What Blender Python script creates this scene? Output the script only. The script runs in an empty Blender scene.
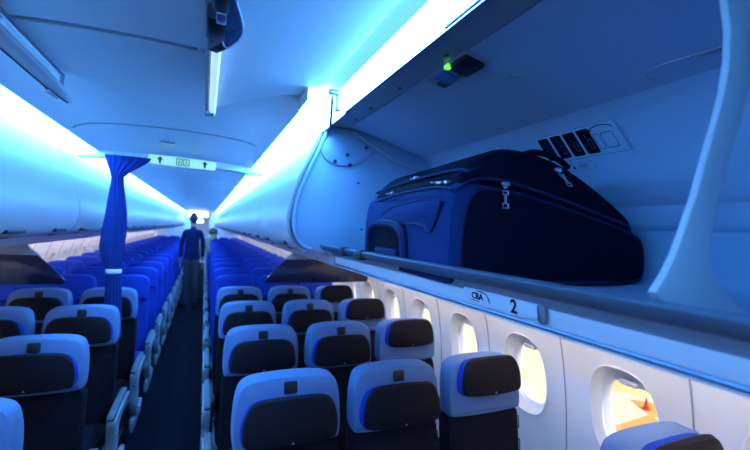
import bpy, bmesh, math, random
from mathutils import Vector, Matrix
random.seed(7)
S = bpy.context.scene
COL = S.collection
PI = math.pi

# ------------------------------------------------------------------ materials
def mat(name, col, rough=.5, metal=0., bump=0., bscale=200., coat=0., var=0., emis=None, estr=0., alpha=None, spec=.5, vscale=6.):
    m = bpy.data.materials.new(name); m.use_nodes = True
    nt = m.node_tree; b = nt.nodes['Principled BSDF']
    b.inputs['Base Color'].default_value = (*col, 1)
    b.inputs['Roughness'].default_value = rough
    b.inputs['Metallic'].default_value = metal
    b.inputs['Specular IOR Level'].default_value = spec
    if coat: b.inputs['Coat Weight'].default_value = coat
    tc = nt.nodes.new('ShaderNodeTexCoord')
    if var:
        n = nt.nodes.new('ShaderNodeTexNoise'); n.inputs['Scale'].default_value = vscale; n.inputs['Detail'].default_value = 4
        r = nt.nodes.new('ShaderNodeMix'); r.data_type = 'RGBA'
        r.inputs['A'].default_value = (*[c*(1-var) for c in col], 1); r.inputs['B'].default_value = (*[min(1, c*(1+var)) for c in col], 1)
        nt.links.new(tc.outputs['Object'], n.inputs['Vector']); nt.links.new(n.outputs['Fac'], r.inputs['Factor'])
        nt.links.new(r.outputs['Result'], b.inputs['Base Color'])
    if bump:
        n = nt.nodes.new('ShaderNodeTexNoise'); n.inputs['Scale'].default_value = bscale; n.inputs['Detail'].default_value = 3
        bp = nt.nodes.new('ShaderNodeBump'); bp.inputs['Strength'].default_value = bump; bp.inputs['Distance'].default_value = .002
        nt.links.new(tc.outputs['Object'], n.inputs['Vector']); nt.links.new(n.outputs['Fac'], bp.inputs['Height'])
        nt.links.new(bp.outputs['Normal'], b.inputs['Normal'])
    if emis:
        b.inputs['Emission Color'].default_value = (*emis, 1); b.inputs['Emission Strength'].default_value = estr
    if alpha is not None: b.inputs['Alpha'].default_value = alpha
    return m

LED = (.082, .36, 1.)
M = dict(
    ceil=mat('ceiling_plastic', (.84, .86, .88), .55, bump=.08, bscale=400, var=.02),
    wall=mat('sidewall_plastic', (.80, .79, .80), .45, bump=.05, bscale=500, var=.02),
    bin=mat('bin_plastic', (.46, .475, .485), .42, var=.02),
    inner=mat('bin_liner', (.30, .45, .60), .55, bump=.15, bscale=600, var=.03),  # whitish liner; blue of the strip light is put into its colour
    rail=mat('bin_rail_grey', (.30, .33, .38), .35, metal=.2),
    lip=mat('sill_satin_metal', (.20, .24, .32), .30, metal=.6),
    fascia=mat('sill_fascia', (.76, .78, .82), .35),
    dark=mat('black_plastic', (.012, .012, .016), .4),
    screw=mat('screw_steel', (.10, .11, .14), .4, metal=.8),
    seam=mat('seam_grey', (.35, .36, .38), .6),
    led=mat('led_diffuser', (.8, .8, .8), .5, emis=LED, estr=45.),
    led3=mat('led_diffuser_bin', (.8, .8, .8), .5, emis=LED, estr=26.),
    led2=mat('led_reflector_glow', (.85, .87, .9), .5, emis=LED, estr=8.),  # bounced strip light put in as the reflector's own emission
    wash=mat('sidewall_wash_led', (.8, .8, .8), .5, emis=(1., .92, .96), estr=21.),
    tube=mat('edge_tube_glow', (.8, .8, .8), .4, emis=(.55, .8, 1.), estr=.8),  # white plastic with an added glow so it looks bright
    lamp=mat('galley_lamp', (.8, .8, .8), .5, emis=(.8, .93, 1.), estr=7.),
    carpet=mat('carpet_navy', spec=.08, col=(.006, .006, .011), rough=.95, bump=.6, bscale=900, var=.25, vscale=60),
    fabric=mat('seat_fabric_charcoal', spec=.08, col=(.013, .011, .016), rough=.85, bump=.3, bscale=700, var=.2, vscale=40),
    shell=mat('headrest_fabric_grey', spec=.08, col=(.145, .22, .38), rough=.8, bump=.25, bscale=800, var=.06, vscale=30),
    leather=mat('headrest_leather', (.014, .009, .012), .55, spec=.12, bump=.15, bscale=300, var=.15),
    royal=mat('royal_blue_fabric', spec=.08, col=(.016, .050, .36), rough=.8, bump=.2, bscale=700, var=.12, vscale=30),
    royal2=mat('royal_blue_fabric_piping', spec=.08, col=(.02, .06, .55), rough=.8),
    arm=mat('armrest_pad', (.10, .12, .13), .55, bump=.1),
    armw=mat('armrest_shroud', (.34, .36, .40), .4),
    frame=mat('seat_frame_dark', (.03, .03, .035), .4, metal=.4),
    smoke=mat('smoked_panel', (.014, .014, .045), .12, coat=.3, alpha=.90),
    grey=mat('divider_beam_grey', (.42, .42, .45), .5),
    curtain=mat('curtain_blue_cloth', spec=.08, col=(.016, .042, .21), rough=.85, bump=.2, bscale=500, var=.15, vscale=20),
    white=mat('white_plastic', (.80, .81, .82), .35),
    sign=mat('exit_sign_face', (.30, .45, .38), .4, emis=(.42, 1., .70), estr=.62),
    green=mat('exit_sign_green', (.0, .06, .03), .5),
    ink=mat('placard_ink', (.004, .005, .012), .8, spec=.05),
    inkl=mat('placard_line_grey', (.10, .16, .26), .6),
    plate=mat('row_plate', (.62, .70, .78), .35),
    suit=mat('suitcase_nylon_lit_blue', spec=.08, col=(.012, .035, .13), rough=.75, bump=.35, bscale=900, var=.12, vscale=25),  # blue light on the handle end is put into this nylon's colour
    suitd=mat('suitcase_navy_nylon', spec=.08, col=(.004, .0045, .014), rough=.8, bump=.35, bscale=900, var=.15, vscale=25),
    pipe=mat('suitcase_piping', (.010, .018, .07), .6, spec=.15),
    steel=mat('zipper_steel', (.62, .64, .68), .28, metal=1.),
    clearb=mat('bracket_blue_plastic', (.06, .20, .46), .25, coat=.4),
    red=mat('red_tag', (.55, .03, .03), .5),
    lens=mat('green_latch_mark', (.2, .9, .2), .4, emis=(.25, 1., .1), estr=.9),
    jacket=mat('navy_jacket', spec=.08, col=(.010, .014, .06), rough=.8, var=.1), trousers=mat('grey_trousers', spec=.08, col=(.05, .053, .065), rough=.85, var=.15),
    skin=mat('skin', (.45, .24, .16), .5), hair=mat('dark_hair', (.012, .009, .008), .6), brown=mat('brown_hair', (.10, .035, .015), .6),
    shoe=mat('black_shoe', (.01, .01, .01), .3), cream=mat('cream_top', (.25, .22, .18), .8),
    apron=mat('apron_concrete', (.85, .80, .64), .9, var=.12, vscale=.25),
    orange=mat('orange_ground_paint', (.80, .40, .14), .9, var=.1, vscale=.5),
    yellow=mat('yellow_concrete_glare', (.72, .66, .34), .9, var=.1, vscale=.5),  # yellow glare of overexposed concrete put into the patch colour
    paint=mat('white_ground_paint', (.85, .85, .82), .8),
    hull=mat('hull_grey', (.3, .3, .3), .8),
)
def glass(name):
    m = bpy.data.materials.new(name); m.use_nodes = True; nt = m.node_tree; nt.nodes.clear()
    o = nt.nodes.new('ShaderNodeOutputMaterial'); mx = nt.nodes.new('ShaderNodeMixShader'); mx.inputs[0].default_value = .06
    t = nt.nodes.new('ShaderNodeBsdfTransparent'); t.inputs[0].default_value = (.97, .97, .95, 1)
    g = nt.nodes.new('ShaderNodeBsdfGlossy'); g.inputs['Roughness'].default_value = .03
    nt.links.new(t.outputs[0], mx.inputs[1]); nt.links.new(g.outputs[0], mx.inputs[2]); nt.links.new(mx.outputs[0], o.inputs[0])
    return m
M['glass'] = glass('window_acrylic')

# ------------------------------------------------------------------ mesh helper
class MB:
    def __init__(s): s.v = []; s.f = []
    def add(s, vs, fs):
        o = len(s.v); s.v += [tuple(v) for v in vs]; s.f += [[i+o for i in f] for f in fs]; return s
    def rings(s, rings, closed=True, caps=True):
        n = len(rings[0]); o = len(s.v)
        for r in rings: s.v += [tuple(p) for p in r]
        for k in range(len(rings)-1):
            for i in range(n if closed else n-1):
                j = (i+1) % n
                s.f.append([o+k*n+i, o+k*n+j, o+(k+1)*n+j, o+(k+1)*n+i])
        if caps and closed:
            s.f.append([o+i for i in range(n)][::-1]); s.f.append([o+(len(rings)-1)*n+i for i in range(n)])
        return s
    def box(s, c, d, b=.0, rot=None):
        """box centred at c with full dims d, bevel b"""
        bm = bmesh.new(); bmesh.ops.create_cube(bm, size=1)
        bmesh.ops.scale(bm, vec=d, verts=bm.verts)
        if b: bmesh.ops.bevel(bm, geom=bm.edges[:], offset=min(b, min(d)*.49), segments=2, profile=.5, affect='EDGES')
        if rot is not None: bmesh.ops.transform(bm, matrix=rot.to_4x4(), verts=bm.verts)
        bmesh.ops.translate(bm, vec=c, verts=bm.verts)
        bm.verts.index_update()
        s.add([v.co.copy() for v in bm.verts], [[v.index for v in f.verts] for f in bm.faces]); bm.free(); return s
    def slab(s, out, d0, d1, bev, fn):
        """2D outline extruded from depth d0 to d1 with rounded edges; fn(u, v, d) -> xyz"""
        n = len(out); nrm = []
        area = sum(out[i][0]*out[(i+1) % n][1]-out[(i+1) % n][0]*out[i][1] for i in range(n))
        sg = 1 if area > 0 else -1
        for i in range(n):
            a, b, c = Vector(out[i-1]), Vector(out[i]), Vector(out[(i+1) % n])
            e = (b-a).normalized()+(c-b).normalized()
            if e.length < 1e-6: e = c-b
            e.normalize(); nrm.append((-e.y*sg, e.x*sg))
        R = []
        for dd, ins in ((d0, bev), (d0+bev*.3, bev*.3), (d0+bev, 0), (d1-bev, 0), (d1-bev*.3, bev*.3), (d1, bev)):
            R.append([fn(out[i][0]+nrm[i][0]*ins, out[i][1]+nrm[i][1]*ins, dd) for i in range(n)])
        return s.rings(R)
    def tube(s, pts, r, n=8, closed=False):
        P = [Vector(p) for p in pts]; rr = []
        rs = r if isinstance(r, (list, tuple)) else [r]*len(P)
        up = None
        for i, p in enumerate(P):
            t = (P[(i+1) % len(P)]-P[i-1]) if closed else (P[min(i+1, len(P)-1)]-P[max(i-1, 0)])
            t.normalize()
            if up is None: up = t.orthogonal().normalized()
            up = (up-t*up.dot(t)).normalized(); w = t.cross(up)
            rr.append([p+(up*math.cos(2*PI*k/n)+w*math.sin(2*PI*k/n))*rs[i] for k in range(n)])
        if closed: rr.append(rr[0])
        return s.rings(rr, caps=not closed)
    def ext(s, prof, y0, y1, closed=False, ny=1, axis='y'):
        """profile in x,z swept along y"""
        R = [[(x, y0+(y1-y0)*k/ny, z) for x, z in prof] for k in range(ny+1)]
        return s.rings(R, closed=closed, caps=closed)
    def thick(s, prof, y0, y1, t):
        """open profile with thickness t (offset to its left side)"""
        n = len(prof); off = []
        for i in range(n):
            a = Vector(prof[max(i-1, 0)]); b = Vector(prof[min(i+1, n-1)]); e = (b-a).normalized()
            off.append((prof[i][0]-e.y*t, prof[i][1]+e.x*t))
        return s.ext(list(prof)+off[::-1], y0, y1, closed=True)
    def mesh(s, name, m, ang=35):
        me = bpy.data.meshes.new(name); me.from_pydata(s.v, [], s.f)
        bm = bmesh.new(); bm.from_mesh(me); bmesh.ops.recalc_face_normals(bm, faces=bm.faces[:]); bm.to_mesh(me); bm.free()
        me.polygons.foreach_set('use_smooth', [True]*len(me.polygons)); me.set_sharp_from_angle(angle=math.radians(ang))
        me.materials.append(M[m]); return me
    def build(s, name, m, parent=None, ang=35):
        o = bpy.data.objects.new(name, s.mesh(name, m, ang)); COL.objects.link(o)
        if parent: o.parent = parent
        return o

def rrect(w, h, r, cx=0, cy=0, n=5, tl=None):
    pts = []
    for sx, sy, a in ((1, 1, 0), (-1, 1, 90), (-1, -1, 180), (1, -1, 270)):
        rr = r if not isinstance(r, tuple) else (r[0] if sy > 0 else r[1])
        for k in range(n+1):
            t = math.radians(a+90*k/n)
            pts.append((cx+sx*(w/2-rr)+rr*math.cos(t), cy+sy*(h/2-rr)+rr*math.sin(t)))
    return pts
def oval(w, h, n=40, e=2.6, cx=0, cy=0):
    return [(cx+math.copysign(abs(math.cos(t))**(2/e), math.cos(t))*w/2, cy+math.copysign(abs(math.sin(t))**(2/e), math.sin(t))*h/2) for t in (2*PI*k/n for k in range(n))]
def smooth(pts, it=2, closed=False):
    for _ in range(it):
        q = []
        n = len(pts)
        for i in range(n if closed else n-1):
            a, b = pts[i], pts[(i+1) % n]
            q.append(tuple(.75*x+.25*y for x, y in zip(a, b))); q.append(tuple(.25*x+.75*y for x, y in zip(a, b)))
        if not closed: q = [pts[0]]+q+[pts[-1]]
        pts = q
    return pts
def tag(o, label, cat, group=None, kind=None):
    if label: o['label'] = label
    if cat: o['category'] = cat
    if group: o['group'] = group
    if kind: o['kind'] = kind
    return o
def thing(name, label, cat, loc=(0, 0, 0), group=None):
    o = bpy.data.objects.new(name, None); COL.objects.link(o); o.location = loc; o.empty_display_size = .1
    return tag(o, label, cat, group)
def struct(o): o['kind'] = 'structure'; return o
def dup(root, loc, label=None, group=None):
    r = root.copy(); COL.objects.link(r); r.location = loc
    if label: r['label'] = label
    if group: r['group'] = group
    for ch in root.children:
        c = ch.copy(); COL.objects.link(c); c.parent = r
        for g in ch.children:
            d = g.copy(); COL.objects.link(d); d.parent = c
    return r
def text_mesh(body, size, fn, name, m, parent, ext=.0004):
    cu = bpy.data.curves.new('t', 'FONT'); cu.body = body; cu.size = size; cu.extrude = ext; cu.offset = size*.03
    t = bpy.data.objects.new('t', cu); COL.objects.link(t); bpy.context.view_layer.update()
    dg = bpy.context.evaluated_depsgraph_get(); me = bpy.data.meshes.new_from_object(t.evaluated_get(dg))
    bpy.data.objects.remove(t)
    for v in me.vertices: v.co = fn(v.co.x, v.co.y, v.co.z)
    me.materials.clear(); me.materials.append(M[m]); me.name = name
    o = bpy.data.objects.new(name, me); COL.objects.link(o); o.parent = parent; return o
ORD = 'zeroth first second third fourth fifth sixth seventh eighth ninth tenth eleventh twelfth thirteenth fourteenth fifteenth sixteenth seventeenth eighteenth nineteenth twentieth twenty-first twenty-second twenty-third twenty-fourth'.split()

Y_END = 19.6
Y_BACK = -1.0
# ------------------------------------------------------------------ setting: floor, walls, windows
fl = MB().box((0, (Y_END+Y_BACK)/2, -.03), (3.8, Y_END-Y_BACK, .06)).build('floor', 'carpet'); struct(fl)
# thin light seat tracks at the aisle
WALLP = [(1.62, 0), (1.72, .25), (1.775, .55), (1.785, .75), (1.77, 1.0), (1.725, 1.25), (1.65, 1.45), (1.56, 1.62)]
def wx(z):
    for (x0, z0), (x1, z1) in zip(WALLP, WALLP[1:]):
        if z <= z1: t = (z-z0)/(z1-z0); return x0+(x1-x0)*t
    return WALLP[-1][0]
def wxs(z):  # smoothed
    return (wx(z-.08)+2*wx(z)+wx(z+.08))/4 if .1 < z < 1.5 else wx(z)
PW, WY0, ZC = .533, 1.075, 1.03
IDX = range(-3, 35)
YW0, YW1 = WY0+IDX[0]*PW-PW/2, WY0+IDX[-1]*PW+PW/2
OW, OH = .285, .40        # reveal opening in the lining
def rect_pt(t, w, h):
    c, s_ = math.cos(t), math.sin(t); k = min((w/2)/max(abs(c), 1e-9), (h/2)/max(abs(s_), 1e-9)); return c*k, s_*k
def make_wall(side, off, name):
    mb = MB(); n = 64
    def X(z, d=0): return side*(wxs(z)+d+off)
    for i in IDX:
        yc = WY0+i*PW
        ov = oval(OW, OH, n)
        ang = [2*PI*k/n for k in range(n)]
        # make sure corners are hit
        rc = [rect_pt(t, PW, .80) for t in ang]
        q = math.atan2(.8, PW)
        for c in (q, PI-q, PI+q, 2*PI-q):
            k = min(range(n), key=lambda k: abs(ang[k]-c)); rc[k] = (math.copysign(PW/2, math.cos(c)), math.copysign(.4, math.sin(c)))
        R = []
        for f in (0, .04, .12, .3, .55, .8, 1):
            d = -.006*(1-f)**6 if f else 0
            R.append([(X(ZC+o[1]*(1-f)+r[1]*f), yc+o[0]*(1-f)+r[0]*f, ZC+o[1]*(1-f)+r[1]*f) for o, r in zip(ov, rc)])
        mb.rings(R, caps=False)
    for z0, z1, k in ((0, ZC-.4, 8), (ZC+.4, 1.62, 4)):
        mb.ext([(X(z0+(z1-z0)*j/k), z0+(z1-z0)*j/k) for j in range(k+1)], YW0, YW1)
    w = struct(mb.build(name, 'wall', ang=60))
    return w
make_wall(1, 0, 'wall_right'); make_wall(-1, .04, 'wall_left')
# seams between the wall panels
def seams(side, off, name):
    mb = MB()
    for i in list(IDX)[1:]:
        y = WY0+(i-.5)*PW
        pts = [(side*(wxs(.3+1.28*k/16)+off-.001), y+.012*math.sin(PI*k/16), .3+1.28*k/16) for k in range(17)]
        mb.tube(pts, .0035, 5)
    struct(mb.build(name, 'seam'))
seams(1, 0, 'trim_1'); seams(-1, .04, 'trim_2')
# windows
def window_meshes(side, off):
    d0 = OW/2
    rev = MB(); n = 48
    o1 = oval(OW+.004, OH+.004, n); o2 = oval(.26, .365, n); o3 = oval(.215, .315, n)
    X = lambda z, d: side*(wxs(ZC+z)+off+d)
    R = [[(X(z, -.003), y, z) for y, z in oval(OW+.02, OH+.02, n)], [(X(z, -.006), y, z) for y, z in o1],
         [(X(z, .012), y, z) for y, z in oval(.272, .385, n)], [(X(z, .05), y, z) for y, z in o2], [(X(z, .062), y, z) for y, z in o3], [(X(z, .075), y, z) for y, z in oval(.208, .308, n)]]
    rev.rings(R, caps=False)
    pane = MB().rings([[(X(z, .073), y, z) for y, z in oval(.212, .312, n)], [(X(z, .076), y, z) for y, z in oval(.212, .312, n)]])
    sh = MB(); o = oval(.22, .322, n)
    top = [(max(-.11, min(.11, y)), max(z, .128)) for y, z in o]
    sh.rings([[(X(z, .060), y, z) for y, z in top], [(X(z, .064), y, z) for y, z in top]])
    hd = MB().slab(rrect(.075, .022, .01, 0, .137), .040, .060, .005, lambda u, v, d: (X(v, d), u, v))
    return rev.mesh('window', 'wall', 50), pane.mesh('pane', 'glass'), sh.mesh('shade', 'wall'), hd.mesh('shade_handle', 'white')
nwin = 0
for side, off in ((1, 0), (-1, .04)):
    ms = window_meshes(side, off)
    for i in IDX:
        nwin += 1
        o = bpy.data.objects.new('window_%d' % nwin, ms[0]); COL.objects.link(o); o.location = (0, WY0+i*PW, ZC); struct(o)
        for me, nm in zip(ms[1:3], ('pane', 'shade')):
            c = bpy.data.objects.new(nm, me); COL.objects.link(c); c.parent = o
        h = bpy.data.objects.new('shade_handle', ms[3]); COL.objects.link(h); h.parent = c

# upper hull above bins (keeps daylight out), end walls
hp = [(1.60, 1.52), (1.72, 1.75), (1.62, 2.1), (1.35, 2.4), (.8, 2.62), (0, 2.7), (-.8, 2.62), (-1.35, 2.4), (-1.66, 2.1), (-1.76, 1.75), (-1.64, 1.52)]
struct(MB().ext(smooth(hp, 1), YW0, Y_END+.1).build('trim_3', 'hull'))
struct(MB().ext([(1.62, 0.0), (1.9, .4), (1.9, 1.2), (1.62, 1.62)], YW0-.4, YW0).build('trim_4', 'hull'))
struct(MB().ext([(-1.62, 0.0), (-1.94, .4), (-1.94, 1.2), (-1.62, 1.62)], YW0-.4, YW0).build('trim_5', 'hull'))
struct(MB().box((0, YW0-.02, 1.35), (4.0, .04, 2.9)).build('wall_front', 'wall'))
wa = MB().box((-1.15, Y_END, 1.2), (1.6, .06, 2.5)).box((1.12, Y_END, 1.2), (1.54, .06, 2.5)).box((0, Y_END, 2.3), (.8, .06, .4))
struct(wa.build('wall_aft', 'wall')); struct(MB().box((0, Y_END+1.2, 1.1), (1.2, .06, 2.4)).box((-.5, Y_END+.6, 1.1), (.06, 1.2, 2.4)).box((.5, Y_END+.6, 1.1), (.06, 1.2, 2.4)).box((0, Y_END+.6, 2.25), (1.1, 1.3, .05)).box((0, Y_END+.6, -.03), (1.1, 1.3, .06)).build('wall_galley', 'wall'))

# ------------------------------------------------------------------ ceiling
CP = smooth([(-.60, 2.25), (-.54, 2.30), (-.38, 2.325), (0, 2.335), (.34, 2.325), (.48, 2.30), (.54, 2.25)], 2)
def ceiling():
    mb = MB(); rings = []
    joints = [1.51, 2.88]+[2.88+1.05*k for k in range(1, 17)]
    ys = [(YW0, 0)]
    for j in joints:
        if j > Y_END: break
        ys += [(j-.018, 0), (j-.016, .026), (j+.016, .026), (j+.018, 0)]
    ys += [(1.76, 0), (1.7601, 0)]; ys.append((Y_END, 0)); ys.sort()
    # joint lines bow towards the aft end at the sides, as cut panels do
    for y, d in ys:
        bow = .0 if y in (YW0, Y_END) else .03
        if 1.70 < y < 1.80: bow = 0
        near = y <= 1.76
        rings.append([(x, y+bow*(x/.55)**2, (max(z, 2.345) if near and x > .17 else z)+d) for x, z in CP])
    mb.rings(rings, closed=False, caps=False)
    return struct(mb.build('ceiling', 'ceil', ang=30))
ceiling()
for k_, (j, x1) in enumerate(((1.51, .16), (2.88, .50))):
    q = [(x, z) for x, z in CP if -.58 < x < x1]
    struct(MB().tube([(x, j+.03*(x/.55)**2, z+.002) for x, z in q], .005, 6).build('trim_%d' % (6+k_), 'seam'))

# ------------------------------------------------------------------ cove lights
def cove(side, y0, y1, xi, xo, z, label, zi=0.0, near=False):
    t = thing('cove_light', label, 'ceiling light', (0, y0, z), None)
    L = y1-y0; sx = lambda x: side*x
    xm = xi+(xo-xi)*.42
    if near: xm = xi+(xo-xi)*.55
    MB().ext([(sx(xi), .064), (sx(xi+.025), .060), (sx(xm), .045)] if near else [(sx(xi), .0+zi), (sx(xi+.015), .022), (sx(xm), .030)], 0, L).build('reflector', 'white' if near else 'led2', t)
    MB().ext([(sx(xm), .045), (sx(xo-.020), .020), (sx(xo-.012), -.022), (sx(xo), -.024)] if near else [(sx(xm), .030), (sx(xo-.02), .016), (sx(xo), -.018)], 0, L).build('diffuser', 'led3' if near else 'led', t)
    MB().ext([(sx(xi), .068 if near else .004+zi), (sx(xi), .072 if near else .105), (sx(xo), .072 if near else .105), (sx(xo+.003), .0), (sx(xo+.003), -.026 if not near else -.024)], 0, L).build('housing', 'white', t)
    return t
cove(1, 1.60, Y_END-.05, .54, .70, 2.25, 'long glowing cove light above the closed bins on the suitcase side')
cove(-1, YW0+.02, Y_END-.05, .60, .775, 2.25, 'long glowing cove light over the bins on the curtain side')
nc = cove(1, YW0+.02, 1.66, .602, .692, 2.25, 'bright cove light strip along the top of the open bin', near=True)
MB().box((.686, .43, -.025), (.006, 2.3, .004)).build('led_ribbon', 'clearb', nc)
mb = MB().box((.64, 2.30, .03), (.07, .03, .02), .006).box((.655, 2.33, -.0), (.02, .02, .07), .005).tube([(.62, 2.29, .03), (.64, 2.36, -.03), (.655, 2.42, -.08)], .006)
mb.build('end_bracket', 'steel', nc)

# ------------------------------------------------------------------ overhead bins
DOORP = smooth([(.725, 2.255), (.685, 2.14), (.615, 1.98), (.575, 1.84), (.568, 1.76), (.585, 1.69), (.62, 1.645), (.66, 1.632)], 2)
FASC = [(.795, 1.615), (.80, 1.60), (.808, 1.562)]
def latch_mb(y):
    return MB().box((.600, y, 1.652), (.055, .20, .022), .006).box((.635, y+.02, 1.630), (.02, .09, .03), .005)
def closed_bin(L, latches):
    t = thing('overhead_bin', '', 'overhead bin')
    g = .006
    MB().thick(DOORP, g, L-g, -.02).build('door', 'bin', t)
    MB().thick([(.66, 1.632), (.70, 1.622), (.795, 1.615)], 0, L, .01).thick([(.795, 1.617), (.805, 1.60), (.812, 1.556), (.82, 1.550)], 0, L, -.008).build('sill', 'fascia', t)
    MB().ext([(.72, 2.262), (1.1, 2.36), (1.52, 2.1), (1.56, 1.62), (1.55, 1.545), (.83, 1.552), (.80, 1.60), (.70, 1.64), (.64, 1.75), (.64, 1.95)], .01, L-.01, closed=True).build('housing', 'bin', t)
    MB().box((1.15, L/2, 1.545), (.66, L-.04, .012), .004).build('service_panel', 'white', t)
    for y in latches: latch_mb(y).build('latch', 'dark', t)
    MB().box((1.33, L/2, 1.518), (.008, L-.06, .034)).build('wash_light', 'wash', t)
    MB().thick([(1.30, 1.545), (1.315, 1.49)], .01, L-.01, .008).build('wash_shield', 'white', t)  # unseen shield, added to keep the wash light off the seats
    return t
def mirror_copy(root, loc, dx):
    r = root.copy(); COL.objects.link(r); r.location = loc
    for ch in root.children:
        me = ch.data.copy()
        for v in me.vertices: v.co.x = -v.co.x-dx
        me.flip_normals()
        c = bpy.data.objects.new(ch.name.split('.')[0], me); COL.objects.link(c); c.parent = r
    return r
BL = 1.18
b0 = closed_bin(BL, (.28, .92)); YB = 1.97
nb = int((Y_END-YB)/BL)
for k in range(nb):
    lab = 'closed pale overhead bin adjoining the open bin with the suitcase' if k == 0 else 'closed overhead bin on the suitcase side, %s beyond the open bin' % ORD[k+1]
    if k == 0: b0.location = (0, YB, 0); b0['label'] = lab; b0['group'] = 'closed bins on the suitcase side'
    else: dup(b0, (0, YB+k*BL, 0), lab)
lb = None; YL = 2.12-BL*2
for k in range(int((Y_END-YL)/BL)):
    y = YL+k*BL
    rel = ['closed overhead bin on the curtain side, beside the hanging ceiling flap', 'closed overhead bin on the curtain side, just ahead of the flap tip', 'closed overhead bin on the curtain side, just before the blue curtain', 'closed overhead bin directly beside the blue curtain'][k] if k < 4 else 'closed overhead bin on the curtain side, %s beyond the curtain' % ORD[k-3]
    if lb is None: lb = mirror_copy(b0, (0, y, 0), .06); lb['label'] = rel; lb['group'] = 'closed bins on the curtain side'
    else: dup(lb, (0, y, 0), rel)

# --- the open bin
YO0, YO1 = YW0+.02, 1.95
ob = thing('overhead_bin', 'open overhead bin holding the dark blue suitcase', 'overhead bin', (0, 0, 0))
IN = smooth([(.772, 1.650), (.80, 1.606), (.83, 1.60), (1.40, 1.60), (1.49, 1.62), (1.495, 1.70), (1.49, 1.775)], 1)
MB().thick(IN, YO0, YO1, -.012).build('floor_tray', 'inner', ob)
BK = [(1.49, 1.775), (1.475, 1.785), (1.47, 1.795), (1.458, 1.852), (1.444, 1.862), (1.43, 1.885), (1.40, 1.955), (1.372, 2.01), (1.33, 2.09), (1.30, 2.135), (1.27, 2.153)]
MB().thick(BK, YO0, YO1, -.012).build('back_panel', 'inner', ob)
# raised door seen from inside, with its front rail
dr = MB().thick(smooth([(.835, 2.252), (.90, 2.243), (1.10, 2.195), (1.27, 2.153)], 1), YO0, YO1-.03, .02).build('raised_door', 'inner', ob)
# groove of a recessed panel on the door
mb = MB(); zt = lambda x: 2.243-(x-.90)*.243-.002
mb.tube(smooth([(1.200, .36, zt(1.200)), (1.192, .55, zt(1.192)), (1.187, .613, zt(1.187)), (1.190, .655, zt(1.19)), (1.208, .675, zt(1.208)), (1.236, .666, zt(1.236))], 1), .0022, 6).box((1.200, .52, zt(1.200)), (.022, .05, .006), .002)
mb.build('door_groove', 'rail', dr)
rl = MB().thick([(.698, 2.262), (.702, 2.252), (.83, 2.250), (.838, 2.262)], YO0, 1.925, .006).build('front_rail', 'rail', ob)
for x, y, r in ((.80, .30, .007), (.80, .62, .007), (.80, .98, .007), (.80, 1.28, .007), (.80, 1.55, .007), (.80, 1.74, .007), (.73, .5, .006), (.73, 1.65, .006)):
    MB().tube([(x, y, 2.2505), (x, y, 2.2475)], r, 10).build('screw', 'screw', rl)
# latch unit under the rail
fn = lambda u, v, d: (.868+v*.85, 1.045+u*.78, 2.245-v*.17-d)
lt = MB().slab(rrect(.30, .10, .012), 0, .006, .002, fn).build('latch', 'rail', ob)
MB().slab(rrect(.115, .082, .01, -.085, .0), .006, .018, .003, fn).build('latch_catch', 'dark', lt)
MB().slab(rrect(.05, .04, .005, .105, .022), .006, .012, .002, fn).build('latch_pad', 'dark', lt)
MB().slab(rrect(.09, .07, .006, .05, .0), .006, .013, .003, fn).build('latch_plate', 'clearb', lt)
MB().slab(rrect(.03, .018, .004, -.03, -.043), .008, .02, .003, fn).build('latch_mark', 'lens', lt)
MB().tube([fn(-.02, -.045, .016), fn(-.022, 0, .020), fn(-.02, .045, .012)], .005, 6).build('latch_bar', 'steel', lt)
mb = MB(); mb.tube([(1.0, .93, 2.216), (1.0, .93, 2.210)], .009, 10); mb.build('door_button', 'rail', dr)
# sill rail and fascia
LIP = smooth([(.74, 1.622), (.716, 1.640), (.700, 1.653), (.706, 1.640), (.722, 1.628), (.745, 1.622)], 1)
lip = MB().ext(smooth([(.775, 1.648), (.745, 1.657), (.718, 1.657), (.709, 1.651), (.724, 1.632), (.732, 1.627), (.770, 1.630)], 1, True), YO0, YO1, closed=True).build('sill_rail', 'lip', ob)
MB().thick([(.745, 1.630), (.794, 1.6295), (.796, 1.622), (.803, 1.566), (.812, 1.556)], YO0, YO1, .006).build('sill_fascia', 'fascia', ob)
MB().tube([(.808, YO0, 1.557), (.808, YO1, 1.557)], .005, 8).build('sill_edge', 'lip', ob)
MB().box((1.16, (YO0+YO1)/2, 1.548), (.68, YO1-YO0, .012), .003).build('service_panel', 'white', ob)
MB().box((1.33, (YO0+YO1)/2, 1.518), (.008, YO1-YO0-.06, .034)).build('wash_light', 'wash', ob)
MB().thick([(1.30, 1.545), (1.315, 1.49)], YO0, YO1, .008).build('wash_shield', 'white', ob)  # added light shield, out of view under the open bin
for y in (1.38, 1.58):
    MB().box((.722, y, 1.643), (.032, .045, .036), .004).build('sill_clip', 'dark', lip)
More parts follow.
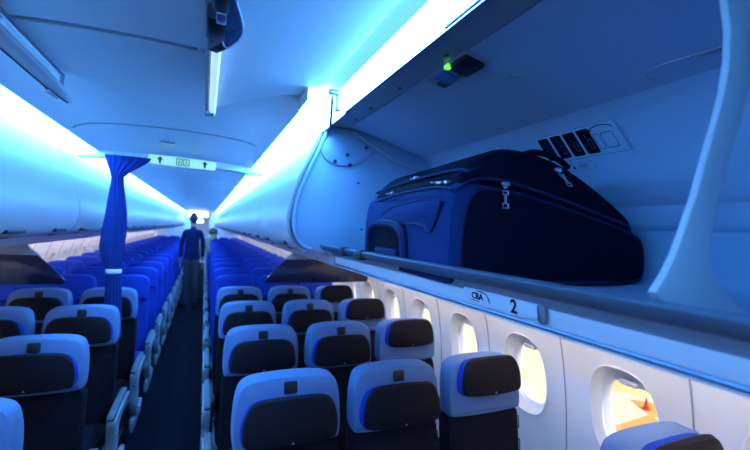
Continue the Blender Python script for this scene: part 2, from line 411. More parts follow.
# aft end panel, follows the door outline; curved inner corner
ep = DOORP+[(.73, 1.61), (.82, 1.60), (1.40, 1.59), (1.495, 1.61), (1.50, 1.775), (1.46, 1.86), (1.33, 2.10), (1.27, 2.16), (.95, 2.24)]
MB().slab([(x, z) for x, z in ep], 1.93, 1.968, .004, lambda u, v, d: (u, d, v)).build('end_panel', 'inner', ob)
rim = [(x+.006, 1.925, z) for x, z in DOORP]
MB().tube(rim, .009, 8).build('end_rim', 'inner', ob)
MB().tube([(x-.012, 1.965, z) for x, z in DOORP], .006, 6).build('end_seal', 'rail', ob)
crn = smooth([(.86, 1.915, 2.235), (1.0, 1.91, 2.16), (1.12, 1.91, 2.10), (1.26, 1.90, 2.085), (1.33, 1.87, 2.06), (1.36, 1.80, 2.02)], 2)
MB().tube(crn, .006, 6).build('end_bead', 'bin', ob)
pts = smooth([(.70, 2.17), (.69, 2.10), (.76, 2.055), (.86, 2.06), (.95, 2.12), (.97, 2.18), (.90, 2.225), (.78, 2.23)], 2, True)
hp_ = MB().slab([(x, z) for x, z in pts], 1.919, 1.930, .002, lambda u, v, d: (u, d, v)).build('hinge_cover', 'inner', ob)
for x, z in ((.765, 2.075), (.845, 2.065), (.83, 2.115), (.93, 2.165)): MB().tube([(x, 1.919, z), (x, 1.914, z)], .010, 10).build('screw', 'screw', hp_)
for x, z in ((.90, 1.98), (.93, 1.74)): MB().tube([(x, 1.931, z), (x, 1.924, z)], .006, 10).build('screw', 'screw', ob)
# rib at the forward end of the opening
RO = [(.775, 2.235), (.775, 2.15), (.777, 2.05), (.788, 2.01), (.788, 1.97), (.779, 1.927), (.762, 1.882), (.745, 1.84), (.729, 1.797), (.709, 1.755), (.690, 1.718), (.672, 1.694), (.655, 1.676), (.68, 1.655), (.72, 1.640)]
RI = [(.90, 1.640), (.86, 1.662), (.825, 1.682), (.805, 1.705), (.798, 1.73), (.803, 1.77), (.818, 1.805), (.836, 1.85), (.861, 1.896), (.885, 1.96), (.90, 2.02), (.925, 2.09), (.97, 2.15), (1.04, 2.19), (1.06, 2.20)]
ribp = RO+[(.73, 1.630)]+RI+[(1.00, 2.214), (.9, 2.236)]
ribp = RO+[(.73, 1.630)]+[(.18+(x-.18)*.94, z) for x, z in RI]+[(.97, 2.214), (.88, 2.236)]
ribp = [(.1816+(x-.1816)*1.137, min(2.235, 1.7293+(z-1.7293)*1.137)) for x, z in ribp if z < 2.16]
MB().slab(ribp, .330, .341, .003, lambda u, v, d: (u, d, v)).build('rib', 'bin', ob)

# placard on the back panel
n_ = Vector((-(2.135-1.885), 0, -(1.43-1.30))).normalized(); sdir = Vector((1.30-1.43, 0, 2.135-1.885)).normalized()
c0 = Vector((1.3605, 1.0, 2.0205))
def pl(u, v, d=0.): u = u*.86+.018-(v-.05)*.30; p = c0+Vector((0, -u, 0))+sdir*v+n_*(.0012+d); return p
def plate2d(out, d=0., mb=None):
    mb = mb or MB(); return mb.add([pl(u, v, d) for u, v in out], [list(range(len(out)))])
def line2d(pts, w, d=.0004, mb=None, closed=False):
    mb = mb or MB(); P = [Vector(p) for p in pts]; n = len(P)
    for i in range(n if closed else n-1):
        a, b = P[i], P[(i+1) % n]; e = (b-a).normalized()*w/2; q = Vector((-e.y, e.x))
        mb.add([pl(*(a+q-e*.5), d), pl(*(b+q+e*.5), d), pl(*(b-q+e*.5), d), pl(*(a-q-e*.5), d)], [[0, 1, 2, 3]])
    return mb
pc = plate2d(rrect(.355, .110, .006, .012, .050)).build('placard', 'inner', ob)
mb = MB(); line2d(rrect(.350, .105, .006, .012, .050), .0016, mb=mb, closed=True)
line2d(rrect(.13, .026, .008, -.04, -.030), .0014, mb=mb, closed=True)
mb.build('placard_border', 'inkl', pc)
mb = MB()
for k in range(4): plate2d(rrect(.054, .088, .007, -.142+.064*k, .050), .0004, mb)
line2d(rrect(.022, .052, .004, .094, .042), .002, mb=mb, closed=True); line2d(rrect(.045, .052, .006, .135, .042), .002, mb=mb, closed=True)
arc = [(.145-.050*math.cos(t)-.02, .075+.020*math.sin(t)) for t in (PI*k/10 for k in range(1, 10))]
line2d(arc, .003, mb=mb); a = arc[0]; plate2d([(a[0]-.008, a[1]-.004), (a[0]+.008, a[1]), (a[0]-.001, a[1]+.010)], .0004, mb)
plate2d([(-.078, -.038), (-.066, -.038), (-.072, -.020)], .0004, mb)
for v in (-.026, -.033): line2d([(-.05, v), (-.01, v)], .002, mb=mb)
mb.build('placard_symbols', 'ink', pc)
for k in range(4):
    u = -.142+.064*k; line2d(rrect(.016, .032, .003, u+.008, .040), .0014, .0008, None, True).build('placard_handle', 'inkl', pc); line2d([(u, .060), (u, .080)], .0012, .0008).build('placard_line', 'inkl', pc)

# row plate on the sill
nrm = Vector((-.993, 0, -.12)).normalized()
def rp(u, v, d=0.): return Vector((.7982, .715, 1.588))+Vector((0, -u, 0))+Vector((-.12, 0, .993))*v+nrm*(.002+d)
rpl = MB().slab(smooth([(-.125, .020), (.118, .020), (.122, .0), (.112, -.021), (-.108, -.021), (-.118, .0)], 1, True), -.006, .004, .0015, rp).build('row_plate', 'plate', ob)
text_mesh('2', .040, lambda x, y, z: rp(.044+x, -.015+y, .0042+z), 'row_number', 'ink', rpl)
text_mesh('CBA', .022, lambda x, y, z: rp(-.090+x*1.0, -.007+y, .0042+z), 'seat_letters', 'ink', rpl)
mb = MB()
arc = [(-.072, .0125), (-.052, .013), (-.036, .010), (-.028, .002), (-.024, -.009)]
A3 = smooth(arc, 2)
mb.tube([rp(u, v, .0044) for u, v in A3], .0012, 5); mb.tube([rp(-.092, -.011, .0044), rp(-.062, -.0115, .0044)], .0010, 5)
mb.build('plate_symbols', 'ink', rpl)
MB().slab(rrect(.022, .040, .008, .130, -.002), -.004, .006, .003, rp).build('plate_end', 'lip', rpl)

# ------------------------------------------------------------------ suitcase
sc = thing('suitcase', 'dark blue soft suitcase lying in the open overhead bin', 'suitcase', (.757, .858, 1.601))
sc.scale = (1.045, 1, 1)
sc.rotation_euler = (0, 0, math.radians(-4))
SW = .72
body = smooth([(.0, .006), (-.008, .06), (-.006, .20), (.01, .262), (.07, .285), (.35, .235), (.60, .172), (.640, .145), (.662, .09), (.668, .02), (.655, .0), (.02, .0)], 2, True)
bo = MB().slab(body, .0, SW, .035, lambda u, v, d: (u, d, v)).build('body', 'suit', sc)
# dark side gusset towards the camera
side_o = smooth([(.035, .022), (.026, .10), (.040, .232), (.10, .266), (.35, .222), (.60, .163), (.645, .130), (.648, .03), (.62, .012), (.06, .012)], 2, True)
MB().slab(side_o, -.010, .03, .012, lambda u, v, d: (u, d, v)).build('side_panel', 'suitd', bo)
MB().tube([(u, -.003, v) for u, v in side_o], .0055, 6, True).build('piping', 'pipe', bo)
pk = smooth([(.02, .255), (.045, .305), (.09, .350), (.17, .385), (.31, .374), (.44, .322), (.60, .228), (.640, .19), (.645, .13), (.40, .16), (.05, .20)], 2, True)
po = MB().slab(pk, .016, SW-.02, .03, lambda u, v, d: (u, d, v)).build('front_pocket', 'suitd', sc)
# zip lines around pocket
ztop = smooth([(.005, .235), (.045, .268), (.12, .285), (.35, .240), (.59, .178)], 2)
mb = MB(); mb.tube([(u, .002, v+.006) for u, v in ztop], .005, 6); mb.tube([(u, .022, v+.036) for u, v in ztop[3:-3]], .004, 6)
zf = smooth([(.0, .0, .245), (-.006, .04, .258), (-.004, .25, .262), (0, .46, .258), (.02, SW, .245)], 2)
mb.tube(zf, .005, 6); mb.tube([(.045, y, z+.052) for _, y, z in zf], .005, 6)
mb.build('zipper_tape', 'pipe', sc)
# front pouch panel with seam on handle end, in the lit blue
fo = smooth([(.02, .235), (.47, .215), (.485, .13), (.46, .05), (.36, .07), (.33, .16), (.14, .16), (.09, .13), (.055, .165)], 1, True)
MB().slab([(u+.005, v) for u, v in fo], -.014, .01, .006, lambda u, v, d: (d, u, v)).build('end_pouch', 'suit', bo)
MB().tube([(-.012, u+.005, v) for u, v in fo], .003, 6, True).build('pouch_piping', 'pipe', bo)
# carry handle recess
MB().slab(rrect(.34, .135, .03, .435, .092), -.017, .01, .004, lambda u, v, d: (d, u, v)).build('handle_recess', 'suitd', bo)
hpts = smooth([(-.014, .255, .02), (-.018, .25, .09), (-.020, .275, .150), (-.022, .43, .166), (-.020, .56, .156), (-.018, .60, .11), (-.014, .605, .03)], 2)
MB().tube(hpts, .014, 8).build('handle', 'pipe', sc)
MB().slab(rrect(.20, .055, .01, .41, .048), -.024, .0, .004, lambda u, v, d: (d, u, v)).build('handle_core', 'pipe', bo)
def pull(p, d1, nm='zipper_pull'):
    p = Vector(p); d1 = Vector(d1); mb = MB()
    mb.box(p, (.022, .014, .012), .004)
    e = p+d1*.35; f = p+d1
    mb.tube([p, p+d1*.2], .006, 6)
    w = Vector((.008, 0, 0)); mb.tube([e-w, e+w, e+w+d1*.18, e-w+d1*.18], .0022, 6, True)
    mb.tube([e+d1*.15, f], .004, 6)
    mb.tube([f-w, f+w, f+w+d1*.22, f-w+d1*.22], .0022, 6, True)
    return mb.build(nm, 'steel', sc)
pull((.145, -.014, .272), (-.0, -.003, -.052)); pull((.02, .06, .272), (-.01, .05, .004)); pull((.325, .004, .330), (.03, -.008, -.035)); pull((.0, .40, .268), (-.004, .035, .0)); pull((.05, .33, .318), (0, .03, 0))
MB().tube(smooth([(.25, .05, .374), (.28, .045, .385), (.35, .04, .375), (.40, .045, .350)], 2), .009, 8).build('top_handle', 'suitd', sc)

# ------------------------------------------------------------------ seats
def lean(z): return (z-1.17)*.13        # front face recedes as it rises
def seat_base(root, fab):
    MB().slab(rrect(.415, .46, .07), .335, .465, .045, lambda u, v, d: (u, v-.315, d+.02*(-(v)/.25))).build('seat_cushion', fab, root)
    MB().box((0, -.28, .315), (.43, .42, .035), .008).box((0, .02, .30), (.42, .05, .05), .01).build('seat_frame', 'frame', root)
    for sx in (-1, 1):
        MB().tube([(sx*.15, -.42, .30), (sx*.15, -.36, .03)], .016, 8).tube([(sx*.15, -.02, .30), (sx*.15, -.10, .03)], .016, 8).box((sx*.15, -.24, .018), (.035, .42, .036), .005).build('leg', 'frame', root)
def armrest(root, sx, aisle):
    x = sx*(.230 if not aisle else .262)
    MB().slab(smooth([(-.46, .585), (-.47, .61), (-.44, .625), (-.06, .64), (-.06, .63), (-.06, .60), (-.12, .59)], 1, True), x-.020, x+.020, .009, lambda u, v, d: (d, u, v)).build('armrest', 'arm', root)
    if aisle:
        sp = smooth([(-.45, .60), (-.47, .57), (-.44, .46), (-.46, .36), (-.40, .26), (-.30, .24), (-.33, .34), (-.36, .44), (-.34, .52), (-.20, .56), (-.03, .58), (-.02, .605), (-.2, .608)], 2, True)
        xs = x+sx*.004
        MB().slab(sp, xs-.024, xs+.024, .008, lambda u, v, d: (d, u, v)).box((xs, -.24, .20), (.03, .44, .10), .012).build('armrest_shroud', 'armw', root)
def business(raised=False, aisle=0, wall=0, extra=True):
    r = thing('business_seat', '', 'seat', (0, 0, 0), 'business seats with dark headrests')
    f = lambda u, v, d: (u, lean(v)+d, v)
    zb = .915
    bk = MB().slab(rrect(.415, .53, .04, 0, .655), .0, .10, .03, f).build('backrest', 'fabric', r)
    for sx in (-1, 1):
        zz = []
        for k in range(9): zz += [(.45+.052*k, .150), (.45+.052*k+.004, .196)][::1 if k % 2 else -1]
        MB().tube([(sx*x, lean(z)-.0005, z) for z, x in zz], .003, 5).build('stitching', 'leather', bk)
    out = smooth([(-.205, .93), (-.188, .905), (.188, .905), (.205, .93), (.205, 1.02), (.199, 1.09), (.180, 1.143), (.12, 1.160), (0, 1.164), (-.12, 1.160), (-.180, 1.143), (-.199, 1.09), (-.205, 1.02)], 2, True)
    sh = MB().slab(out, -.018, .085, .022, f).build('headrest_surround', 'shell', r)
    if not raised: MB().slab(rrect(.052, .045, .008, 0, 1.122), -.021, -.01, .002, f).build('adjuster_slot', 'dark', sh)
    dz = .074 if raised else 0
    W = .358 if not raised else .335
    h = smooth([(-W/2, .955), (-W/2+.03, .932), (W/2-.03, .932), (W/2, .955), (W/2-.006, 1.04), (W/2-.035, 1.092), (W/4, 1.104), (-W/4, 1.104), (-W/2+.035, 1.092), (-W/2+.006, 1.04)], 2, True)
    h = [(u, v+dz+.005) for u, v in h]
    hr = MB().slab(h, -.085, -.045, .02, lambda u, v, d: (u, lean(v)+d+ .25*u*u, v)).build('headrest', 'leather', r)
    MB().slab([(u*1.02, v-(v-.93-dz)*.09) for u, v in h], -.058, -.010, .010, lambda u, v, d: (u, lean(v)+d, v)).build('headrest_side', 'royal', hr)
    MB().add([(u, lean(v+dz)-.0862, v+dz) for u, v in ((-.006, .952), (.006, .952), (.0, .961))], [[0, 1, 2]]).build('headrest_emblem', 'armw', hr)
    seat_base(r, 'fabric')
    armrest(r, -1, aisle == -1); 
    if aisle == 1: armrest(r, 1, True)
    elif wall: armrest(r, 1, False)
    return r
def economy(aisle=0):
    r = thing('economy_seat', '', 'seat', (0, 0, 0), 'blue economy seats')
    f = lambda u, v, d: (u, lean(v)+d, v)
    MB().slab(rrect(.415, .60, .05, 0, .69), .0, .09, .03, f).build('backrest', 'royal', r)
    out = smooth([(-.205, .95), (-.19, .925), (.19, .925), (.205, .95), (.205, 1.08), (.195, 1.145), (.15, 1.178), (0, 1.184), (-.15, 1.178), (-.195, 1.145), (-.205, 1.08)], 2, True)
    hd = MB().slab(out, -.035, .075, .03, f).build('headrest', 'royal', r)
    MB().tube([(u*.9, lean(v)-.033, .96+(v-.96)*.86) for u, v in out], .004, 5, True).build('headrest_piping', 'royal2', hd)
    seat_base(r, 'royal')
    armrest(r, -1, aisle == -1)
    if aisle == 1: armrest(r, 1, True)
    return r
PITCH, Y2 = .78, 1.5465
XR = [.514, .974, 1.434]; XL = [-.514, -.974, -1.434]
protos = {'R0': business(False, -1), 'R1': business(False), 'R2': business(True, 0, 1), 'L0': business(False, 1), 'L1': business(False), 'L2': business(False)}
used = set()
place_name = ['aisle', 'middle', 'window']
def put(key, loc, label):
    p = protos[key]
    if key in used: return dup(p, loc, label)
    used.add(key); p.location = loc; p['label'] = label; return p
# rows counted from the divider: k=3 is first row before it
def rowname(k): return ['first', 'second', 'third', 'fourth', 'fifth'][3-k]
put('R2', (XR[2]+.05, Y2-PITCH-.01, 0), 'business window seat beside the window with the orange view, below the open bin')
for k in range(4):
    for j in range(3):
        put('R%d' % j, (XR[j], Y2+k*PITCH, 0), 'business %s seat on the suitcase side, %s row before the smoked divider' % (place_name[j], rowname(k)))
for k in range(4):
    for j in range(3):
        if (k, j) in ((0, 1), (0, 2), (1, 1), (1, 2), (2, 2)): continue
        put('L%d' % j, (XL[j], Y2+k*PITCH, 0), 'business %s seat on the curtain side, %s row before the smoked divider' % (place_name[j], rowname(k)))
eco = {'R0': economy(-1), 'R1': economy(), 'L0': economy(1), 'L1': economy()}
protos.update({'E'+k: v for k, v in eco.items()})
ne = int((Y_END-.5-4.67)/PITCH)+1
for k in range(ne):
    y = Y2+(4+k)*PITCH
    for j in range(3):
        put('ER%d' % min(j, 1), (XR[j], y, 0), 'blue economy %s seat on the suitcase side, %s row behind the divider' % (place_name[j], ORD[k+1]))
        put('EL%d' % min(j, 1), (XL[j], y, 0), 'blue economy %s seat on the curtain side, %s row behind the divider' % (place_name[j], ORD[k+1]))

# ------------------------------------------------------------------ dividers, curtain, header, exit sign
YD = 3.68
def divider(side, off, label):
    t = thing('cabin_divider', label, 'cabin divider', (0, YD, 1.2))
    sx = lambda x: side*(x+off)
    out = smooth([(.70, .035), (.705, .06), (.87, .235), (.89, .243), (1.66, .243), (1.69, .235), (1.70, .21), (1.70, .05), (1.685, .03), (.73, .025)], 1, True)
    MB().slab([(sx(u), v) for u, v in out], -.008, .008, .003, lambda u, v, d: (u, d, v)).build('smoked_panel', 'smoke', t)
    b = [(.87, .243), (.93, .295), (.96, .335), (1.28, .335), (1.28, .243)]
    MB().slab([(sx(u), v) for u, v in b], -.016, .016, .004, lambda u, v, d: (u, d, v)).build('mounting_beam', 'grey', t)
    return t
divider(1, 0, 'smoked class divider under the bins on the suitcase side')
divider(-1, .06, 'smoked class divider under the bins on the curtain side')

hd = thing('curtain_header', 'white arched header beam spanning the aisle ceiling with the curtain rail', 'curtain rail', (0, YD, 2.2))
top = [(-.73+1.36*k/20, .075-.035*((k-10)/10)**2+(-.01*(k-10)/10)) for k in range(21)]
bot = [(x, z-.052) for x, z in top]
MB().slab(top+bot[::-1], -.035, .035, .010, lambda u, v, d: (u, d, v)).build('beam', 'white', hd)
MB().tube([(x, -.03, z-.058) for x, z in top[1:-1]], .008, 6).build('rail', 'steel', hd)
es = thing('exit_sign', 'pale green lit exit sign hanging in the middle of the white header beam', 'exit sign', (0, YD, 2.2))
MB().slab(rrect(.50, .072, .004, -.01, .024), -.075, -.040, .004, lambda u, v, d: (u, d, v+(u+.01)*-.02)).build('sign_body', 'sign', es)
ef = lambda u, v, d=0: (u-.01, -.0765-d, .024+v-u*.02)
def arrow(cx):
    MB().add([ef(*p) for p in ((cx-.008, -.028), (cx+.008, -.028), (cx+.008, .001), (cx+.022, .001), (cx, .030), (cx-.022, .001), (cx-.008, .001))], [list(range(7))]).build('sign_arrow', 'green', es)
arrow(-.165); arrow(.165)
# two running-figure door pictograms
for s_ in (-1, 1):
    mb = MB(); o, i = rrect(.046, .058, .002, s_*.026, 0, 1), rrect(.034, .044, .002, s_*.026, 0, 1)
    mb.rings([[ef(*p) for p in o], [ef(*p) for p in i]], caps=False)
    c = s_*.026
    for a, b, w in (((c, .004), (c+s_*.002, -.006), .007), ((c, -.005), (c+.008, -.017), .004), ((c, -.005), (c-.008, -.015), .004), ((c, .003), (c+.009, -.001), .0035), ((c, .003), (c-.009, .0), .0035)):
        A, B = Vector(a), Vector(b); e = (B-A).normalized()*w/2; q = Vector((-e.y, e.x)); mb.add([ef(*(A+q)), ef(*(B+q)), ef(*(B-q)), ef(*(A-q))], [[0, 1, 2, 3]])
    mb.add([ef(c+.0055*math.cos(2*PI*k/10), .012+.0055*math.sin(2*PI*k/10)) for k in range(10)], [list(range(10))])
    mb.build('sign_pictogram', 'green', es)
# small placard on the ceiling before the header
tag(MB().box((-.105, YD-.35, 2.318), (.10, .05, .006), .002).build('ceiling_placard', 'clearb'), 'tiny dark placard on the ceiling above the exit sign', 'placard')

# curtain
cu = thing('curtain', 'royal blue curtain gathered and tied, hanging from the header beam', 'curtain', (-.425, YD-.075, 0))
def cring(z, cx, w, dp, amp, n=96, nf=15):
    R = []
    for k in range(n):
        t = 2*PI*k/n; a = 1+amp*math.sin(nf*t+z*2.)
        R.append((cx+w/2*math.cos(t)*a, dp/2*math.sin(t)*a, z))
    return R
K = [(2.228, .035, .29, .045, .10), (2.20, .030, .27, .048, .11), (2.16, .010, .21, .052, .14), (2.11, -.015, .13, .054, .16), (2.06, -.03, .075, .056, .18), (2.0, -.03, .08, .06, .16), (1.9, -.028, .105, .07, .14), (1.78, -.025, .13, .08, .13), (1.65, -.03, .15, .09, .12), (1.52, -.04, .155, .09, .12), (1.42, -.035, .12, .08, .13), (1.35, -.02, .085, .065, .15), (1.32, -.018, .08, .062, .15), (1.28, -.018, .09, .066, .15), (1.18, -.015, .10, .07, .13), (1.0, -.012, .11, .075, .12), (.82, -.01, .12, .08, .12)]
MB().rings([cring(*k) for k in K]).build('cloth', 'curtain', cu, 80)
MB().rings([cring(1.352, -.02, .098, .076, .02), cring(1.345, -.02, .106, .084, .02), cring(1.325, -.02, .106, .084, .02), cring(1.318, -.02, .098, .076, .02)]).build('tie_band', 'white', cu, 80)

# ------------------------------------------------------------------ ceiling hardware near the camera
cpn = thing('ceiling_panel', 'lowered hinged ceiling panel with latch hardware along its free edge', 'ceiling panel', (0, 0, 2.25))
edge = smooth([(.60, 1.72), (.50, 1.72), (.36, 1.80), (.26, 1.88), (.175, 1.95)], 2)
plan = [(.175, YW0+.05), (.60, YW0+.05)]+edge
nx = 16
def sag(x): t = min(1, max(0, (x-.175)/.425)); return .012*math.sin(PI*t)+.062*t
def yend(x):
    for (x1, y1), (x0_, y0_) in zip(edge, edge[1:]):
        if x0_ <= x <= x1: return y0_+(y1-y0_)*(x-x0_)/max(1e-6, x1-x0_)
    return 1.95 if x < .2 else 1.72
mb = MB(); R_ = []
for k in range(nx+1):
    x = .175+.425*k/nx; z = sag(x); R_.append([(x, YW0+.05, z+.016), (x, YW0+.05, z), (x, .5, z), (x, yend(x), z), (x, yend(x), z+.016), (x, .5, z+.016)])
mb.rings(R_).build('panel', 'ceil', cpn)
MB().box((.163, .475, .02), (.012, 3.0, .10), .003).build('edge_rail', 'rail', cpn)
MB().tube([(.186, 1.10, -.022), (.186, 1.92, -.022)], .014, 10).build('edge_tube', 'tube', cpn)  # white edge tube, self-lit by an added glow
MB().box((.180, 1.90, -.02), (.035, .05, .045), .006).build('tube_end', 'steel', cpn)
mb = MB(); MB().box((.182, 1.02, -.035), (.044, .12, .055), .008).build('clamp', 'dark', cpn)
MB().box((.190, .88, -.040), (.034, .10, .045), .008).build('clamp', 'dark', cpn)
MB().box((.190, 1.14, -.035), (.03, .06, .04), .006, Matrix.Rotation(.5, 3, 'Z')).build('clamp', 'dark', cpn)
MB().box((.192, .95, -.05), (.022, .05, .03), .004).box((.182, .76, -.045), (.03, .10, .04), .004).build('clamp_plate', 'steel', cpn)
wav = smooth([(.205, .55), (.255, .60), (.245, .70), (.222, .79), (.214, .82), (.235, .90), (.246, .97), (.238, 1.03), (.205, 1.10), (.195, .95), (.195, .70)], 2, True)
br = MB().slab([(u-.002, v+.03) for u, v in wav], -.058, -.046, .004, lambda u, v, d: (u, v, d)).build('bracket', 'clearb', cpn)
MB().tube([(u-.002, v+.03, -.059) for u, v in wav], .0025, 6, True).tube([(.222, .74, -.061), (.222, .74, -.056)], .006, 8).tube([(.218, 1.0, -.061), (.218, 1.0, -.056)], .006, 8).build('bracket_edge', 'steel', br)
MB().box((.195, .80, -.062), (.03, .10, .008), .002, Matrix.Rotation(.25, 3, 'Z')).build('warning_tag', 'red', cpn)
# flap on the curtain side
fp = thing('ceiling_flap', 'long thin ceiling flap hanging open above the curtain side bins', 'ceiling flap', (-.385, 0, 2.25))
MB().slab([(-.026, .6), (.016, .6), (.016, 1.9), (.006, 2.10), (-.006, 2.17), (-.014, 2.15), (-.026, 1.95)], -.012, .008, .004, lambda u, v, d: (u, v, d+u*.35)).build('flap', 'white', fp)
MB().tube([(0, .62, .0), (0, 2.0, .0), (0, 2.0, .06), (0, .62, .06)], .008, 6, True).build('flap_hinge', 'rail', fp)
MB().box((-.026, 1.98, -.030), (.02, .10, .014), .004).build('flap_catch', 'rail', fp)
MB().tube([(-.027, .6, -.021), (-.027, 1.95, -.021), (-.016, 2.14, -.016)], .004, 6).build('flap_seal', 'dark', fp)

# rear galley lamp
gl = thing('galley_lamp', 'bright white lamp at the far end of the aisle', 'lamp', (-.12, Y_END-.06, 2.13))
MB().slab(rrect(.80, .22, .03, 0, .03), -.02, .02, .008, lambda u, v, d: (u, d, v)).build('diffuser', 'lamp', gl)
MB().slab(rrect(.86, .28, .03, 0, .03), .0, .025, .006, lambda u, v, d: (u, d+.004, v)).build('housing', 'white', gl)
tag(MB().box((-.10, Y_END-.06, 1.86), (.40, .03, .14), .01).build('galley_light', 'lamp'), 'smaller white light below the galley lamp', 'light')

# ------------------------------------------------------------------ people
def person(name, label, loc, rz, J, E, R, root_i, m, clothes):
    me = bpy.data.meshes.new(name); me.from_pydata(J, E, []); o = bpy.data.objects.new(name, me); COL.objects.link(o)
    o.location = loc; o.rotation_euler = (0, 0, rz)
    tag(o, label, 'person')
    sk = o.modifiers.new('s', 'SKIN'); sk.use_smooth_shade = True
    for i, r in enumerate(R): me.skin_vertices[0].data[i].radius = (r if isinstance(r, tuple) else (r, r))
    me.skin_vertices[0].data[root_i].use_root = True
    o.modifiers.new('d', 'SUBSURF').levels = 2; o.modifiers['d'].render_levels = 2
    me.materials.append(M[m])
    bpy.context.view_layer.update()
    dg = bpy.context.evaluated_depsgraph_get(); nm = bpy.data.meshes.new_from_object(o.evaluated_get(dg))
    o.modifiers.clear(); o.data = nm; nm.materials.clear()
    mats = clothes['mats']
    for k in mats: nm.materials.append(M[k])
    for p in nm.polygons: p.material_index = clothes['fn'](p.center); p.use_smooth = True
    return o
def lathe_head(cx, cy, cz, rx, ry, rz, n=16, zr=(-1, 1), k=10):
    R = []
    for j in range(k+1):
        t = zr[0]+(zr[1]-zr[0])*j/k; s_ = math.sqrt(max(.0004, 1-t*t))
        w = 1-.18*max(0, -t)
        R.append([(cx+rx*s_*w*math.cos(2*PI*i/n), cy+ry*s_*w*math.sin(2*PI*i/n), cz+rz*t) for i in range(n)])
    return R
# standing crew member: back to camera
J = [(0, 0, .98), (0, .0, 1.15), (0, -.01, 1.38), (0, -.01, 1.54), (0, 0, 1.60), (0, .01, 1.70), (0, .01, 1.80),
     (-.16, -.01, 1.50), (-.215, .0, 1.22), (-.225, .05, .98), (-.225, .07, .90),
     (.16, -.01, 1.50), (.215, .0, 1.22), (.215, .06, .99), (.215, .08, .91),
     (-.095, 0, .92), (-.10, .03, .50), (-.10, -.02, .09), (-.105, .13, .035), (.095, 0, .92), (.095, -.05, .50), (.10, .06, .09), (.105, .21, .035)]
E_ = [(0, 1), (1, 2), (2, 3), (3, 4), (4, 5), (5, 6), (2, 7), (7, 8), (8, 9), (9, 10), (2, 11), (11, 12), (12, 13), (13, 14), (0, 15), (15, 16), (16, 17), (17, 18), (0, 19), (19, 20), (20, 21), (21, 22)]
Rr = [(.155, .115), (.145, .105), (.165, .115), (.075, .065), (.055, .055), (.078, .09), (.06, .07), .06, .048, .034, .03, .06, .048, .034, .03, .085, .06, .042, .032, .085, .06, .042, .032]
def clo(c):
    if c.z > 1.585: return 0
    if c.z > .96 and not (abs(c.x) > .19 and c.z < 1.0): return 1
    if abs(c.x) > .18 and c.z > .8: return 0
    return 2 if c.z > .085 else 3
p1 = person('person', 'person in navy jacket and grey trousers standing in the aisle, back turned', (-.03, 8.9, 0), 0, J, E_, Rr, 0, 'jacket', dict(mats=['skin', 'jacket', 'trousers', 'shoe'], fn=clo))
def hair(p, m, cz=1.745, cy=-.018):
    MB().rings(lathe_head(0, cy, cz, .080, .092, .125, zr=(-.75, 1))).build('hair', m, p, 80)
def face(p, cz=1.735, fy=.095):
    MB().tube([(0, fy-.005, cz+.02), (0, fy+.018, cz-.02), (0, fy-.003, cz-.03)], [.008, .013, .008], 8).build('nose', 'skin', p)
    mb = MB()
    for s_ in (-1, 1): mb.rings(lathe_head(s_*.03, fy-.008, cz+.02, .011, .008, .007, 8, k=5))
    mb.build('eyes', 'dark', p); MB().rings(lathe_head(0, fy-.008, cz-.06, .022, .008, .006, 8, k=5)).build('mouth', 'red', p)
    mb = MB()
    for s_ in (-1, 1): mb.rings(lathe_head(s_*.082, .01, cz, .012, .02, .03, 8, k=5))
    mb.build('ears', 'skin', p)
def hands(p, spots):
    for sx, x, y, z in spots:
        mb = MB(); mb.box((x, y, z-.045), (.03, .075, .085), .012)
        for k, L in enumerate((.06, .072, .078, .068)):
            yy = y+.032-.021*k; mb.tube([(x, yy, z-.08), (x-sx*.004, yy, z-.09-L*.5), (x-sx*.016, yy, z-.085-L)], [.009, .0085, .007], 6)
        mb.tube([(x, y+.035, z-.03), (x-sx*.006, y+.062, z-.055), (x-sx*.008, y+.066, z-.09)], [.011, .0095, .008], 6)
        mb.build('hand', 'skin', p)
p1.scale = (.94, 1, 1.05); hair(p1, 'hair'); face(p1); hands(p1, ((-1, -.225, .075, .90), (1, .215, .085, .91)))
# second person leaning out of a row on the suitcase side, facing the camera
J2 = list(J); J2[1] = (0, .04, 1.13); J2[2] = (0, .18, 1.30); J2[3] = (0, .28, 1.39); J2[4] = (0, .32, 1.42); J2[5] = (0, .37, 1.50); J2[6] = (0, .38, 1.59)
J2[7] = (-.16, .22, 1.37); J2[8] = (-.21, .26, 1.12); J2[9] = (-.19, .40, 1.02); J2[10] = (-.18, .47, 1.0); J2[11] = (.16, .22, 1.37); J2[12] = (.21, .26, 1.12); J2[13] = (.20, .38, 1.0); J2[14] = (.20, .44, .98)
def clo2(c):
    if c.z > 1.425 and c.y > .25: return 0
    if c.y > .38 and c.z < 1.1 and abs(c.x) > .1: return 0
    return 1 if c.z > .95 else (2 if c.z > .085 else 3)
p2 = person('person', 'brown haired person in a cream top leaning over the seats beside the aisle', (.02, 9.72, 0), -PI/2, J2, E_, Rr, 0, 'cream', dict(mats=['skin', 'cream', 'trousers', 'shoe'], fn=clo2))
MB().rings(lathe_head(0, .345, 1.565, .088, .098, .10, zr=(-.8, 1))).build('hair', 'brown', p2, 80)
MB().tube([(0, .455, 1.555), (0, .48, 1.515), (0, .46, 1.505)], [.008, .013, .008], 8).build('nose', 'skin', p2)

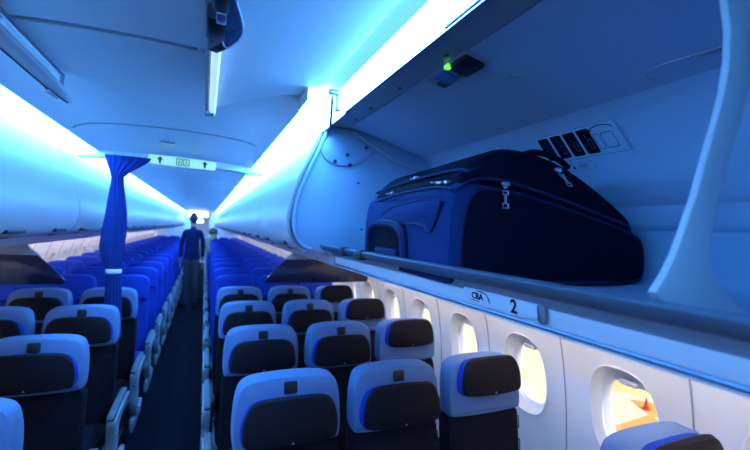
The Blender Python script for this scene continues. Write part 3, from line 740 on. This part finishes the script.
# ------------------------------------------------------------------ outside
struct(MB().box((0, 8, -3.05), (260, 260, .1)).build('ground', 'apron'))
def patch(pts, m, z): return struct(MB().slab(pts, z, z+.01, .002, lambda u, v, d: (u, v, d)).build('ground_patch', m))
patch([(9.2, 6.95), (11.9, 7.2), (11.5, 6.55), (9.2, 6.30)], 'orange', -2.995)
patch([(12.35, 8.1), (12.8, 7.7), (12.3, 7.0), (11.75, 7.05)], 'orange', -2.994)
patch([(12.3, 8.8), (13.2, 9.6), (15.5, 9.4), (15.5, 8.2), (13.3, 8.0)], 'yellow', -2.997)
patch([(9.3, 8.3), (11.9, 8.8), (12.2, 8.3), (9.5, 7.8)], 'paint', -2.996)
patch([(8.8, 9.5), (10.6, 10.5), (12.6, 13.2), (11.4, 13.6)], 'yellow', -2.996)
for q in range(4): patch([(7.5, 12+q*3.2), (13, 13.5+q*3.2), (13, 13.9+q*3.2), (7.5, 12.4+q*3.2)], 'paint', -2.993)
tag(MB().rings([[(r*math.cos(2*PI*k/12), r*math.sin(2*PI*k/12), z) for k in range(12)] for r, z in ((.22, 0), (.22, .04), (.14, .05), (.04, .62), (.03, .63))]).build('traffic_cone', 'red'), 'small red cone on the apron outside the window beside the row sign', 'cone').location = (12.1, 7.45, -2.98)
bpy.data.objects['traffic_cone'].scale = (.5, .5, .5)

W = bpy.data.worlds.new('World'); S.world = W; W.use_nodes = True
bg = W.node_tree.nodes['Background']; bg.inputs[0].default_value = (1., .96, .90, 1); bg.inputs[1].default_value = .7
sd = bpy.data.lights.new('sun', 'SUN'); sd.energy = 4.6; sd.angle = .02; sd.color = (1, .95, .86)
so = bpy.data.objects.new('sun', sd); COL.objects.link(so); so.rotation_euler = (math.radians(40), 0, 0)

# ------------------------------------------------------------------ camera
f_, yaw, pit, rol, cx, ch = 397.96, .4033, .0182, .0476, .1816, 1.7293
r0 = Vector((math.cos(yaw), -math.sin(yaw), 0)); f0 = Vector((math.sin(yaw), math.cos(yaw), 0)); z0 = Vector((0, 0, 1))
fw = f0*math.cos(pit)+z0*math.sin(pit); up = z0*math.cos(pit)-f0*math.sin(pit)
Rv = r0*math.cos(rol)+up*math.sin(rol); Uv = up*math.cos(rol)-r0*math.sin(rol)
cam = bpy.data.cameras.new('camera'); co = bpy.data.objects.new('camera', cam); COL.objects.link(co)
mw = Matrix((Rv, Uv, -fw)).transposed().to_4x4(); mw.translation = (cx, 0, ch); co.matrix_world = mw
cam.sensor_width = 36; cam.lens = f_/750*36; cam.clip_start = .02; cam.clip_end = 500
cam.dof.use_dof = True; cam.dof.focus_distance = 1.25; cam.dof.aperture_fstop = 2.6
S.camera = co
vs = S.view_settings; vs.view_transform = 'Standard'; vs.look = 'None'; vs.exposure = 0; vs.gamma = 1; vs.use_curve_mapping = False
